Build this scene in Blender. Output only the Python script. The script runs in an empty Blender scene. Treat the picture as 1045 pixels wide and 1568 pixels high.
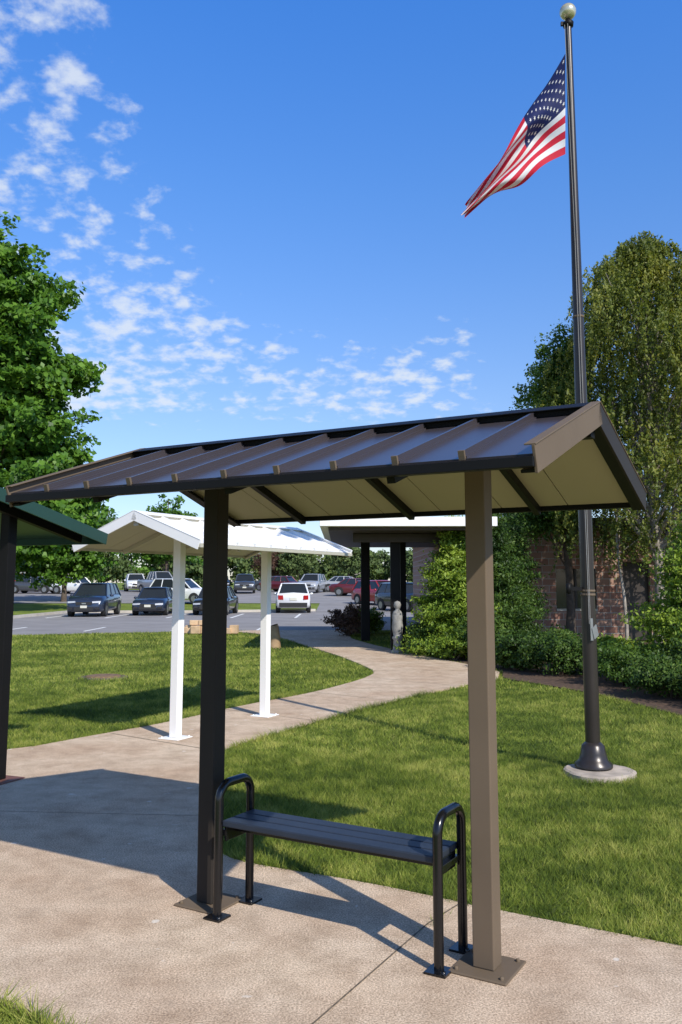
import bpy, math, numpy as np
from mathutils import Vector, Matrix
rng=np.random.default_rng(11)
S=bpy.context.scene
COL=S.collection

# ---------------------------------------------------------------- materials
def newmat(name):
    m=bpy.data.materials.new(name); m.use_nodes=True
    nt=m.node_tree; b=nt.nodes['Principled BSDF']
    return m,nt,b
def N(nt,t,**k):
    n=nt.nodes.new(t)
    for a,v in k.items(): setattr(n,a,v)
    return n
def L(nt,a,b): nt.links.new(a,b)
def plain(name,col,rough=.5,metal=0,var=.12,scale=6,bump=.0,spec=.5):
    m,nt,b=newmat(name)
    tc=N(nt,'ShaderNodeTexCoord'); no=N(nt,'ShaderNodeTexNoise'); no.inputs['Scale'].default_value=scale; no.inputs['Detail'].default_value=6
    L(nt,tc.outputs['Object'],no.inputs['Vector'])
    r=N(nt,'ShaderNodeValToRGB'); r.color_ramp.elements[0].position=.3; r.color_ramp.elements[1].position=.7
    r.color_ramp.elements[0].color=[c*(1-var) for c in col]+[1]; r.color_ramp.elements[1].color=[min(1,c*(1+var)) for c in col]+[1]
    L(nt,no.outputs['Fac'],r.inputs[0]); L(nt,r.outputs[0],b.inputs['Base Color'])
    b.inputs['Roughness'].default_value=rough; b.inputs['Metallic'].default_value=metal
    b.inputs['Specular IOR Level'].default_value=spec
    if bump>0:
        n2=N(nt,'ShaderNodeTexNoise'); n2.inputs['Scale'].default_value=scale*12; n2.inputs['Detail'].default_value=4
        L(nt,tc.outputs['Object'],n2.inputs['Vector'])
        bp=N(nt,'ShaderNodeBump'); bp.inputs['Strength'].default_value=bump; bp.inputs['Distance'].default_value=.005
        L(nt,n2.outputs['Fac'],bp.inputs['Height']); L(nt,bp.outputs[0],b.inputs['Normal'])
    return m
def leafmat(name,c1,c2,c3,trans=.35,rough=.5,patch=1.2,upn=0.0,patch2=0):
    m,nt,b=newmat(name)
    g=N(nt,'ShaderNodeNewGeometry'); r=N(nt,'ShaderNodeValToRGB')
    no=N(nt,'ShaderNodeTexNoise'); no.inputs['Scale'].default_value=patch; no.inputs['Detail'].default_value=6; no.inputs['Roughness'].default_value=.7
    L(nt,g.outputs['Position'],no.inputs['Vector'])
    mm=N(nt,'ShaderNodeMath',operation='MULTIPLY_ADD'); mm.inputs[1].default_value=.6
    L(nt,g.outputs['Random Per Island'],mm.inputs[0])
    m2=N(nt,'ShaderNodeMath',operation='MULTIPLY_ADD'); m2.inputs[1].default_value=2.3; m2.inputs[2].default_value=-.93
    L(nt,no.outputs['Fac'],m2.inputs[0]); L(nt,m2.outputs[0],mm.inputs[2])
    src=mm.outputs[0]
    if patch2:
        n3=N(nt,'ShaderNodeTexNoise'); n3.inputs['Scale'].default_value=patch2; n3.inputs['Detail'].default_value=3; L(nt,g.outputs['Position'],n3.inputs['Vector'])
        m3=N(nt,'ShaderNodeMath',operation='MULTIPLY_ADD'); m3.inputs[1].default_value=1.5; m3.inputs[2].default_value=-.80; L(nt,n3.outputs['Fac'],m3.inputs[0])
        ad=N(nt,'ShaderNodeMath',operation='ADD'); L(nt,src,ad.inputs[0]); L(nt,m3.outputs[0],ad.inputs[1]); src=ad.outputs[0]
    r.color_ramp.elements[0].position=.15; r.color_ramp.elements[1].position=.95
    r.color_ramp.elements[0].color=(*c1,1); r.color_ramp.elements[1].color=(*c3,1)
    e=r.color_ramp.elements.new(.55); e.color=(*c2,1)
    L(nt,src,r.inputs[0]); L(nt,r.outputs[0],b.inputs['Base Color'])
    b.inputs['Roughness'].default_value=rough; b.inputs['Specular IOR Level'].default_value=.3
    t=N(nt,'ShaderNodeBsdfTranslucent'); mx=N(nt,'ShaderNodeMixShader'); mx.inputs[0].default_value=trans
    hs=N(nt,'ShaderNodeMix',data_type='RGBA',blend_type='MULTIPLY'); hs.inputs[0].default_value=1; hs.inputs[7].default_value=(1.3,1.25,.5,1)
    L(nt,r.outputs[0],hs.inputs[6]); L(nt,hs.outputs[2],t.inputs[0])
    if upn>0:
        v=N(nt,'ShaderNodeVectorMath',operation='ADD'); v.inputs[1].default_value=(0,0,upn); L(nt,g.outputs['Normal'],v.inputs[0])
        v2=N(nt,'ShaderNodeVectorMath',operation='NORMALIZE'); L(nt,v.outputs[0],v2.inputs[0]); L(nt,v2.outputs[0],b.inputs['Normal'])
    L(nt,b.outputs[0],mx.inputs[1]); L(nt,t.outputs[0],mx.inputs[2])
    L(nt,mx.outputs[0],nt.nodes['Material Output'].inputs[0])
    return m

M={}
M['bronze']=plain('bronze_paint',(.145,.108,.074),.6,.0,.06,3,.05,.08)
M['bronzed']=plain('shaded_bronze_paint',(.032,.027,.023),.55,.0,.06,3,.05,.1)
M['blackp']=plain('black_bronze_paint',(.008,.0075,.0075),.5,0,.1,3,.05,.15)
M['pole']=plain('dark_bronze_anodised',(.04,.032,.028),.32,.3,.1,3,.03,.5)
M['rooft']=plain('bronze_roof_metal',(.08,.068,.073),.28,.35,.08,1.5)
M['liner']=plain('beige_soffit',(.37,.33,.20),.55,0,.04,1.5)
M['benchb']=plain('black_gloss_steel',(.006,.006,.007),.22,0,.1,4)
M['seat']=plain('slate_boards',(.022,.029,.044),.5,0,.15,4,.1,.35)
M['white']=plain('white_paint',(.84,.82,.79),.4,0,.03,2)
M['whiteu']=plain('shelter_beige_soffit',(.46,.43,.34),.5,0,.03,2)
M['green']=plain('green_roof_metal',(.02,.06,.045),.35,.2,.08,2)
M['rust']=plain('brown_plate',(.17,.07,.05),.6,0,.2,8)
M['steel']=plain('galvanised_steel',(.35,.35,.34),.35,.8,.1,8)
M['rope']=plain('halyard_rope',(.3,.29,.27),.8,0,.1,8)
M['ball']=plain('champagne_ball',(.62,.57,.42),.25,.5,.05,3)
M['glass']=plain('car_glass',(.02,.025,.03),.08,0,.05,2)
M['tyre']=plain('tyre_rubber',(.02,.02,.02),.8,0,.1,20)
M['rim']=plain('alloy_rim',(.35,.35,.36),.3,.8,.1,10)
M['lamp']=plain('headlamp_glass',(.6,.62,.65),.15,.1,.05,5)
M['tail']=plain('tail_lamp',(.35,.01,.01),.25,0,.05,5)
M['plate']=plain('licence_plate',(.6,.58,.48),.5,0,.05,5)
M['chrome']=plain('chrome',(.6,.6,.6),.2,1,.05,5)
M['bark']=plain('bark',(.10,.075,.055),.9,0,.35,9,.5)
M['barkl']=plain('pale_bark',(.3,.26,.21),.85,0,.3,9,.4)
M['wood']=plain('cut_wood',(.32,.21,.11),.7,0,.25,5,.3)
M['stone']=plain('tan_stone',(.55,.38,.23),.8,0,.25,4,.4)
M['statue']=plain('weathered_grey_stone',(.26,.25,.23),.85,0,.3,7,.5)
M['beigew']=plain('beige_wall',(.42,.39,.34),.8,0,.1,4,.2)
M['asph']=plain('asphalt',(.25,.235,.23),.85,0,.16,.6,.4)
M['line']=plain('road_paint',(.75,.75,.73),.6,0,.1,8)
M['kerb']=plain('kerb_concrete',(.5,.46,.40),.8,0,.12,3,.3)
M['foot']=plain('weathered_footing',(.42,.35,.28),.9,0,.3,7,.6)
M['mulch']=plain('mulch_soil',(.085,.05,.03),.95,0,.5,14,.8)
M['dirt']=plain('rusty_iron',(.18,.11,.06),.9,0,.3,12,.5)
M['joint']=plain('joint_gap',(.13,.10,.07),.95,0,.5,30)
M['roofd']=plain('dark_fascia',(.04,.03,.025),.5,0,.1,3)

def fabric(name,col):
    m,nt,b=newmat(name); b.inputs['Base Color'].default_value=(*col,1); b.inputs['Roughness'].default_value=.65
    b.inputs['Specular IOR Level'].default_value=.2
    w=N(nt,'ShaderNodeTexNoise'); w.inputs['Scale'].default_value=25
    r=N(nt,'ShaderNodeMix',data_type='RGBA',blend_type='MULTIPLY'); r.inputs[0].default_value=.15
    r.inputs[6].default_value=(*col,1); L(nt,w.outputs['Color'],r.inputs[7]); L(nt,r.outputs[2],b.inputs['Base Color'])
    t=N(nt,'ShaderNodeBsdfTranslucent'); L(nt,r.outputs[2],t.inputs[0]); mx=N(nt,'ShaderNodeMixShader'); mx.inputs[0].default_value=.35
    L(nt,b.outputs[0],mx.inputs[1]); L(nt,t.outputs[0],mx.inputs[2]); L(nt,mx.outputs[0],nt.nodes['Material Output'].inputs[0])
    return m
M['fred']=fabric('flag_red_cloth',(.70,.03,.06)); M['fwhite']=fabric('flag_white_cloth',(.92,.90,.89)); M['fblue']=fabric('flag_blue_cloth',(.02,.03,.12))

# concrete
def concrete():
    m,nt,b=newmat('aggregate_concrete'); tc=N(nt,'ShaderNodeNewGeometry')
    def noise(s,d=5,ro=.6):
        n=N(nt,'ShaderNodeTexNoise'); n.inputs['Scale'].default_value=s; n.inputs['Detail'].default_value=d; n.inputs['Roughness'].default_value=ro
        L(nt,tc.outputs['Position'],n.inputs['Vector']); return n
    a=noise(.9,6); r=N(nt,'ShaderNodeValToRGB'); r.color_ramp.elements[0].position=.35; r.color_ramp.elements[1].position=.66
    r.color_ramp.elements[0].color=(.55,.41,.29,1); r.color_ramp.elements[1].color=(.67,.545,.41,1); L(nt,a.outputs[0],r.inputs[0])
    c=noise(4,9,.72); r2=N(nt,'ShaderNodeValToRGB'); r2.color_ramp.elements[0].position=.33; r2.color_ramp.elements[1].position=.6
    r2.color_ramp.elements[0].color=(.72,.69,.66,1); r2.color_ramp.elements[1].color=(1.05,1.05,1.05,1); L(nt,c.outputs[0],r2.inputs[0])
    mx=N(nt,'ShaderNodeMix',data_type='RGBA',blend_type='MULTIPLY'); mx.inputs[0].default_value=1; L(nt,r.outputs[0],mx.inputs[6]); L(nt,r2.outputs[0],mx.inputs[7])
    f=noise(110,3,.75); r3=N(nt,'ShaderNodeValToRGB'); r3.color_ramp.elements[0].position=.34; r3.color_ramp.elements[1].position=.66
    r3.color_ramp.elements[0].color=(.42,.39,.37,1); r3.color_ramp.elements[1].color=(1.42,1.4,1.37,1); L(nt,f.outputs[0],r3.inputs[0])
    m2=N(nt,'ShaderNodeMix',data_type='RGBA',blend_type='MULTIPLY'); m2.inputs[0].default_value=1; L(nt,mx.outputs[2],m2.inputs[6]); L(nt,r3.outputs[0],m2.inputs[7])
    s=noise(2.6,9,.78); r4=N(nt,'ShaderNodeValToRGB'); r4.color_ramp.elements[0].position=.57; r4.color_ramp.elements[1].position=.66; L(nt,s.outputs[0],r4.inputs[0])
    r4.color_ramp.elements[0].color=(0,0,0,1); r4.color_ramp.elements[1].color=(.5,.5,.5,1)
    m3=N(nt,'ShaderNodeMix',data_type='RGBA'); L(nt,r4.outputs[0],m3.inputs[0]); L(nt,m2.outputs[2],m3.inputs[6]); m3.inputs[7].default_value=(.37,.28,.20,1)
    p=noise(9,2,.4); r5=N(nt,'ShaderNodeValToRGB'); r5.color_ramp.elements[0].position=.735; r5.color_ramp.elements[1].position=.76; L(nt,p.outputs[0],r5.inputs[0])
    r5.color_ramp.elements[0].color=(0,0,0,1); r5.color_ramp.elements[1].color=(.6,.6,.6,1)
    m4=N(nt,'ShaderNodeMix',data_type='RGBA'); L(nt,r5.outputs[0],m4.inputs[0]); L(nt,m3.outputs[2],m4.inputs[6]); m4.inputs[7].default_value=(.75,.7,.62,1)
    L(nt,m4.outputs[2],b.inputs['Base Color']); b.inputs['Roughness'].default_value=.85; b.inputs['Specular IOR Level'].default_value=.25
    bp=N(nt,'ShaderNodeBump'); bp.inputs['Strength'].default_value=.4; bp.inputs['Distance'].default_value=.004; L(nt,f.outputs[0],bp.inputs['Height']); L(nt,bp.outputs[0],b.inputs['Normal'])
    return m
M['conc']=concrete()
def lawn():
    m,nt,b=newmat('lawn_soil'); g=N(nt,'ShaderNodeNewGeometry')
    a=N(nt,'ShaderNodeTexNoise'); a.inputs['Scale'].default_value=.5; a.inputs['Detail'].default_value=8; L(nt,g.outputs['Position'],a.inputs['Vector'])
    c=N(nt,'ShaderNodeTexNoise'); c.inputs['Scale'].default_value=14; c.inputs['Detail'].default_value=8; L(nt,g.outputs['Position'],c.inputs['Vector'])
    ad=N(nt,'ShaderNodeMath',operation='ADD'); L(nt,a.outputs[0],ad.inputs[0]); L(nt,c.outputs[0],ad.inputs[1])
    ml=N(nt,'ShaderNodeMath',operation='MULTIPLY'); ml.inputs[1].default_value=.5; L(nt,ad.outputs[0],ml.inputs[0])
    r=N(nt,'ShaderNodeValToRGB'); r.color_ramp.elements[0].position=.36; r.color_ramp.elements[1].position=.64
    r.color_ramp.elements[0].color=(.08,.12,.018,1); r.color_ramp.elements[1].color=(.24,.29,.05,1); L(nt,ml.outputs[0],r.inputs[0])
    L(nt,r.outputs[0],b.inputs['Base Color']); b.inputs['Roughness'].default_value=.9; b.inputs['Specular IOR Level'].default_value=.1
    bp=N(nt,'ShaderNodeBump'); bp.inputs['Strength'].default_value=.8; bp.inputs['Distance'].default_value=.04; L(nt,c.outputs[0],bp.inputs['Height']); L(nt,bp.outputs[0],b.inputs['Normal'])
    return m
M['lawn']=lawn()
def brick():
    m,nt,b=newmat('brick_wall'); tc=N(nt,'ShaderNodeTexCoord'); mp=N(nt,'ShaderNodeMapping'); mp.inputs['Rotation'].default_value=(math.pi/2,0,0)
    L(nt,tc.outputs['Object'],mp.inputs[0]); br=N(nt,'ShaderNodeTexBrick'); br.inputs['Scale'].default_value=1; br.inputs['Brick Width'].default_value=.4; br.inputs['Row Height'].default_value=.2; br.inputs['Mortar Size'].default_value=.012
    br.inputs['Color1'].default_value=(.29,.14,.10,1); br.inputs['Color2'].default_value=(.36,.22,.165,1); br.inputs['Mortar'].default_value=(.38,.33,.29,1)
    L(nt,mp.outputs[0],br.inputs['Vector']); L(nt,br.outputs[0],b.inputs['Base Color']); b.inputs['Roughness'].default_value=.9
    return m
M['brick']=brick()
M['grass']=leafmat('grass_blades',(.065,.105,.012),(.20,.262,.033),(.44,.44,.11),.3,.6,3.2,1.3,.7)
M['maple']=leafmat('maple_leaves',(.045,.11,.014),(.10,.215,.025),(.17,.31,.045),.38,.45,.5,.5)
M['larch']=leafmat('weeping_tree_leaves',(.06,.085,.014),(.145,.18,.03),(.29,.29,.065),.38,.5,.9,.4)
M['birch']=leafmat('upright_tree_leaves',(.045,.095,.015),(.10,.18,.026),(.19,.27,.045),.33,.5,.8,.4)
M['spruce']=leafmat('bright_shrub_leaves',(.07,.13,.014),(.18,.27,.028),(.33,.42,.06),.33,.5,1.5,.4)
M['yew']=leafmat('dark_shrub_leaves',(.022,.05,.01),(.055,.11,.017),(.13,.20,.035),.28,.5,1.5,.4)
M['far']=leafmat('distant_leaves',(.06,.09,.03),(.10,.15,.045),(.16,.2,.06),.2,.6,.2,.4)
M['plum']=leafmat('plum_leaves',(.06,.03,.025),(.11,.06,.04),(.17,.10,.06),.2,.6,.5)

# ---------------------------------------------------------------- mesh helpers
def npmesh(name,V,F,mat,parent=None,smooth=False):
    V=np.asarray(V,dtype=np.float32); F=np.asarray(F,dtype=np.int32)
    me=bpy.data.meshes.new(name); me.vertices.add(len(V)); me.vertices.foreach_set('co',V.ravel())
    k=F.shape[1]; me.loops.add(F.size); me.loops.foreach_set('vertex_index',F.ravel())
    me.polygons.add(len(F)); me.polygons.foreach_set('loop_start',np.arange(0,F.size,k,dtype=np.int32))
    me.update(calc_edges=True); me.validate()
    me.materials.append(mat)
    if smooth: me.polygons.foreach_set('use_smooth',[True]*len(F))
    o=bpy.data.objects.new(name,me); COL.objects.link(o)
    if parent: o.parent=parent
    return o
class MB:
    def __init__(s): s.v=[];s.f=[];s.m=[];s.sm=[];s.mats=[]
    def mi(s,mat):
        if mat not in s.mats: s.mats.append(mat)
        return s.mats.index(mat)
    def add(s,vs,fs,mat,smooth=False):
        o=len(s.v); s.v+= [tuple(map(float,v)) for v in vs]; i=s.mi(mat)
        for f in fs: s.f.append(tuple(o+a for a in f)); s.m.append(i); s.sm.append(smooth)
    def boxax(s,c,ax,ay,az,mat):
        c=Vector(c);ax=Vector(ax);ay=Vector(ay);az=Vector(az)
        vs=[c+ax*i+ay*j+az*k for i in(-1,1) for j in(-1,1) for k in(-1,1)]
        fs=[(0,1,3,2),(4,6,7,5),(0,4,5,1),(2,3,7,6),(0,2,6,4),(1,5,7,3)]
        s.add(vs,fs,mat)
    def box(s,x0,x1,y0,y1,z0,z1,mat):
        s.boxax(((x0+x1)/2,(y0+y1)/2,(z0+z1)/2),((x1-x0)/2,0,0),(0,(y1-y0)/2,0),(0,0,(z1-z0)/2),mat)
    def tube(s,pts,rad,mat,n=12,cap=True):
        pts=[Vector(p) for p in pts]
        if not hasattr(rad,'__len__'): rad=[rad]*len(pts)
        vs=[];prev=None
        for i,p in enumerate(pts):
            if i==0: d=pts[1]-p
            elif i==len(pts)-1: d=p-pts[i-1]
            else: d=(pts[i+1]-p).normalized()+(p-pts[i-1]).normalized()
            d.normalize()
            if prev is None:
                a=Vector((1,0,0)) if abs(d.x)<.8 else Vector((0,1,0)); u=d.cross(a).normalized()
            else: u=(prev-d*prev.dot(d)).normalized()
            prev=u; w=d.cross(u)
            for j in range(n):
                t=2*math.pi*j/n; vs.append(p+(u*math.cos(t)+w*math.sin(t))*rad[i])
        fs=[]
        for i in range(len(pts)-1):
            for j in range(n):
                a=i*n+j;b=i*n+(j+1)%n; fs.append((a,b,b+n,a+n))
        s.add(vs,fs,mat,True)
        if cap:
            s.add([vs[j] for j in range(n)],[tuple(reversed(range(n)))],mat); s.add(vs[-n:],[tuple(range(n))],mat)
    def lathe(s,prof,c,mat,n=24):
        vs=[];fs=[]
        for r,z in prof:
            for j in range(n):
                t=2*math.pi*j/n; vs.append((c[0]+r*math.cos(t),c[1]+r*math.sin(t),c[2]+z))
        for i in range(len(prof)-1):
            for j in range(n):
                a=i*n+j;b=i*n+(j+1)%n; fs.append((a,b,b+n,a+n))
        s.add(vs,fs,mat,True)
    def build(s,name,parent=None,bevel=0,xf=None):
        me=bpy.data.meshes.new(name); me.from_pydata(s.v,[],s.f)
        for m in s.mats: me.materials.append(m)
        me.polygons.foreach_set('material_index',s.m); me.polygons.foreach_set('use_smooth',s.sm)
        me.update()
        o=bpy.data.objects.new(name,me); COL.objects.link(o)
        if parent: o.parent=parent
        if xf is not None: o.matrix_world=xf
        if bevel>0:
            b=o.modifiers.new('bevel','BEVEL'); b.width=bevel; b.segments=2; b.limit_method='ANGLE'; b.angle_limit=math.radians(50)
        return o
def empty(name,loc=(0,0,0),rz=0):
    e=bpy.data.objects.new(name,None); COL.objects.link(e); e.location=loc; e.rotation_euler=(0,0,rz); e.empty_display_size=.2
    return e
def gz(y):
    t=np.clip((np.asarray(y,dtype=float)-50)/35,0,1); return .85*t*t*(3-2*t)

# ---------------------------------------------------------------- ground
def strip_grid(name,xs,ys,dz,mat):
    V=[];F=[]
    for y in ys:
        for x in xs: V.append((x,y,float(gz(y))+dz))
    n=len(xs)
    for j in range(len(ys)-1):
        for i in range(n-1): a=j*n+i; F.append((a,a+1,a+n+1,a+n))
    return npmesh(name,V,F,mat)
strip_grid('ground',[-1500,-300,-80,-40,-20,0,20,40,80,300,1500],[-600,-50,0,20,40,50]+list(range(52,88,3))+[120,300,1500],-.03,M['lawn'])
PATH=[(6,-2),(6,1.8),(4,2.95),(1.61,4.32),(.84,4.76),(.14,5.2),(-.5,5.5),(-.72,5.66),(-.86,5.95),(-.98,7),(-1.2,8.9),(-1.17,9.3),(-1.02,9.65),(.11,11.75),(1.1,13.4),(2.15,14.94),(2.75,15.6),(3.1,17.2),(2.5,18.9),(1.5,21.9),(.75,24.7),(.2,27.5),(.6,31.6),
 (-4.2,31.25),(-2.6,29.2),(-1.64,26.7),(-.75,23.2),(.1,20),(.62,17.4),(.62,16.6),(.35,15.6),(-.43,13.81),(-1.387,12.36),(-2.157,10.85),(-2.84,9.9),(-3.3,9.2),(-4.5,8.6),(-9,7.9),(-14,8),(-14,5.6),(-9,5.3),(-5,5.1),(-2.6,4.55),(-1.41,3.82),(-1.09,3.59),(.1,2.6),(.6,1),(.6,-2)]
def slab(name,poly,z0,z1,mat):
    n=len(poly); V=[(x,y,z1) for x,y in poly]+[(x,y,z0) for x,y in poly]
    F=[tuple(range(n))]+[(i,i+n,(i+1)%n+n,(i+1)%n) for i in range(n)]
    me=bpy.data.meshes.new(name); me.from_pydata(V,[],F); me.materials.append(mat); me.update()
    o=bpy.data.objects.new(name,me); COL.objects.link(o); return o
def chaikin(P):
    out=[]
    for i in range(len(P)):
        a=P[i];b=P[(i+1)%len(P)]
        out.append((.8*a[0]+.2*b[0],.8*a[1]+.2*b[1])); out.append((.2*a[0]+.8*b[0],.2*a[1]+.8*b[1]))
    return out
PATHS=chaikin(PATH)
slab('concrete_path',PATHS,-.08,0,M['conc'])
LOT=[(-60,24),(-30,26),(-11.1,28.7),(-7.2,30.2),(-3.9,31.255),(.6,31.61),(4,31.4),(7,31.2),(7,52),(3.2,52),(-1.5,52),(-4.6,50.7),(-8,49.3),(-15.2,49),(-15.6,39.6),(-60,37)]
slab('parking_lot',LOT,-.06,-.006,M['asph'])
strip_grid('upper_parking_lot',[-60,-30,0,12],list(range(62,99,3)),-.005,M['asph'])
strip_grid('access_road',[-1.5,3.2],[51.5,54,57,60,62.5],-.002,M['asph'])
BED=[(1.5,22.2),(2.55,19),(3.15,17.2),(2.9,15.9),(3.4,15.0),(4.0,13.6),(4.35,11.8),(4.8,10.2),(6.5,8.5),(12,8),(14,25),(2,25.5)]
slab('mulch_bed',chaikin(BED),-.05,-.012,M['mulch'])
mb=MB()
def joint(pts,w=.012,z=.003):
    for a,b in zip(pts[:-1],pts[1:]):
        a=Vector((*a,z));b=Vector((*b,z)); d=(b-a).normalized(); n=Vector((-d.y,d.x,0))*w/2
        mb.add([a-n,b-n,b+n,a+n],[(0,1,2,3)],M['joint'])
joint([(.64,4.87),(.434,4.584),(-.108,3.594),(-.6,2.7)],.009)
joint([(-.94,6.6),(-4.5,6.9)],.006)
joint([(-1.17,9.0),(-2.6,10.1)],.01); joint([(-.3,11.0),(-1.6,12.0)],.01)
joint([(.75,12.8),(-.4,13.8)],.01); joint([(1.9,14.6),(.5,16)],.01); joint([(3.0,17.2),(.64,17.2)],.01); joint([(2.2,19.8),(.2,19.6)],.012)
joint([(1.4,22.3),(-.4,21.9)],.012)
mb.build('pavement_joints')
mb=MB()
for x in (-14.2,-11.35,-8.4,-5.3,-2.2):
    mb.box(x-.06,x+.06,42.3,47.6,-.006,.0005,M['line'])
for i in range(4): mb.box(-12+i*3-.05,-12+i*3+.05,30.5+i*.35,33.5,-.006,.0005,M['line'])
mb.build('parking_stall_lines')
mb=MB()
KP=[(-60,37),(-15.6,39.6),(-15.2,49),(-8,49.3),(-4.6,50.7),(-1.5,52)]
for a,b in zip(KP[:-1],KP[1:]):
    a=Vector((*a,0));b=Vector((*b,0)); d=(b-a); l=d.length; d.normalize(); n=Vector((-d.y,d.x,0))
    mb.boxax((a+b)/2+n*.08+Vector((0,0,.04)),d*(l/2-.005),n*.075,Vector((0,0,.09)),M['kerb'])
mb.build('kerb')
mb=MB(); mb.lathe([(.0,.012),(.27,.012),(.30,.008),(.32,-.02)],(-4.35,16.2,.0),M['dirt'],28); mb.lathe([(.33,-.01),(.46,-.022),(.5,-.05)],(-4.35,16.2,0.0),M['joint'],20); mb.build('manhole_cover')

# ---------------------------------------------------------------- grass blades
def inpoly(P,poly):
    x,y=P[:,0],P[:,1]; ins=np.zeros(len(P),bool); n=len(poly)
    for i in range(n):
        x1,y1=poly[i];x2,y2=poly[(i+1)%n]
        if y1==y2: continue
        c=((y1>y)!=(y2>y))&(x<(x2-x1)*(y-y1)/(y2-y1)+x1); ins^=c
    return ins
def pnoise(P,s,seed):
    r=np.random.default_rng(seed); out=np.zeros(len(P))
    for k in range(6):
        a=r.uniform(0,6.28); f=s*r.uniform(.6,1.8); out+=np.sin((P[:,0]*math.cos(a)+P[:,1]*math.sin(a))*f+r.uniform(0,6.28))
    return out/6
GV=[];GF=[];gn=0
def blades(P,w,h):
    global gn
    n=len(P)
    hh=h*(1+.35*pnoise(P,3,1)+.45*pnoise(P,17,2))*rng.uniform(.5,1.25,n)
    a=rng.uniform(0,6.283,n); t=rng.uniform(.2,1.5,n)*hh; b=rng.uniform(0,6.283,n)
    ww=w*rng.uniform(.6,1.3,n)/2
    base=np.c_[P,np.full(n,-.03)]
    side=np.c_[np.cos(a)*ww,np.sin(a)*ww,np.zeros(n)]
    tip=base+np.c_[np.cos(b)*t,np.sin(b)*t,hh]
    V=np.stack([base-side,base+side,tip],1).reshape(-1,3)
    GV.append(V); GF.append(np.arange(n*3).reshape(-1,3)+gn); gn+=n*3
def grass(x0,x1,y0,y1,dens,w,h):
    n=int((x1-x0)*(y1-y0)*dens); P=np.c_[rng.uniform(x0,x1,n),rng.uniform(y0,y1,n)]
    ok=~inpoly(P,PATHS)&~inpoly(P,BED)&~inpoly(P,LOT)&(np.abs(P[:,0])<P[:,1]*.62+1.2)
    ok&=~(((P[:,0]-2.3)**2+(P[:,1]-8.05)**2)<.3**2)&~(((P[:,0]+4.35)**2+(P[:,1]-16.2)**2)<.4**2)
    blades(P[ok],w,h)
grass(-1.2,6,4.1,9,8500,.006,.052)
grass(-3.5,-.5,2.8,5,6000,.006,.055)
grass(-8,7,9,14,2800,.009,.05)
grass(-12,6,14,22,900,.016,.055)
grass(-20,4,22,31.5,300,.026,.06)
for a,b in zip(PATHS,PATHS[1:]+PATHS[:1]):
    a=np.array(a);b=np.array(b); m=(a+b)/2
    if 2<m[1]<14 and abs(m[0])<4.5:
        k=int(np.linalg.norm(b-a)*450); t=rng.uniform(0,1,(k,1)); d=(b-a)/max(1e-6,np.linalg.norm(b-a)); nn_=np.array([d[1],-d[0]])
        P=a*(1-t)+b*t+nn_*rng.uniform(.0,.045,(k,1)); blades(P,.007,.085)
t=rng.uniform(0,1,(160,1)); P=np.array([[.62,4.84]])*(1-t)+np.array([[.20,4.16]])*t; keep=pnoise(P,14,9)>.05; P=P[keep]+rng.normal(0,.008,(keep.sum(),2)); blades(P,.008,.06)
npmesh('lawn_grass',np.concatenate(GV),np.concatenate(GF),M['grass'])

# ---------------------------------------------------------------- leaves
def unit(a): return a/np.maximum(np.linalg.norm(a,axis=1,keepdims=True),1e-6)
def leafobj(name,P,size,mat,parent,out=None,aspect=.7,down=0,up=.5):
    n=len(P); nr=rng.normal(size=(n,3)); 
    if out is not None: nr=nr*.7+out*.7
    nr[:,2]+=up; nr=unit(nr)
    a=rng.normal(size=(n,3)); a[:,2]-=down; a=unit(a-nr*(a*nr).sum(1,keepdims=True)); b=np.cross(nr,a)
    s=(size*rng.uniform(.6,1.35,n))[:,None]
    V=np.stack([P-a*s/2,P+b*s*aspect/2-nr*s*.08,P+a*s/2-nr*s*.15,P-b*s*aspect/2-nr*s*.08],1).reshape(-1,3)
    return npmesh(name,V,np.arange(n*4).reshape(-1,4),mat,parent)
def crown(lobes,nclump,perclump,cr,flat=.6,shell=.55):
    w=np.array([l[3]*l[4]*l[5] for l in lobes])**.7; w/=w.sum(); idx=rng.choice(len(lobes),nclump,p=w); Lb=np.array(lobes)[idx]
    d=unit(rng.normal(size=(nclump,3))); r=rng.uniform(shell,1.0,nclump)[:,None]*rng.uniform(.85,1.1,nclump)[:,None]
    C=Lb[:,:3]+d*r*Lb[:,3:6]
    q=unit(rng.normal(size=(nclump*perclump,3)))*(rng.uniform(0,1,(nclump*perclump,1))**.45)
    crr=np.repeat(cr*rng.uniform(.6,1.4,nclump),perclump)[:,None]
    P=np.repeat(C,perclump,0)+q*crr*np.array([1,1,flat])
    return C,P,np.repeat(d,perclump,0)
def woody(mb,base,top,r,targets,mat,nb=24,sag=.0):
    base=Vector(base);top=Vector(top)
    n=8; pts=[base.lerp(top,i/n)+Vector((math.sin(i*1.3)*.02,math.cos(i*1.7)*.02,0))*(top-base).length*.3 for i in range(n+1)]
    mb.tube(pts,[r*(1-.85*i/n)*(1.25 if i==0 else 1) for i in range(n+1)],mat,10)
    sel=rng.choice(len(targets),min(nb,len(targets)),replace=False)
    for k in sel:
        T=Vector(targets[k]); h=(T.z-base.z)/max(.1,(top.z-base.z)); f=min(.92,max(.18,h*.72-.02)); s=base.lerp(top,f)
        mid=s.lerp(T,.5)+Vector((0,0,(T-s).length*.1-sag)); rr=r*(1-.85*f)*.5
        mb.tube([s,s.lerp(mid,.5)+Vector(rng.normal(0,.03,3)),mid,mid.lerp(T,.6)+Vector(rng.normal(0,.05,3)),T],[rr,rr*.8,rr*.6,rr*.4,rr*.15],mat,6)
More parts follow.
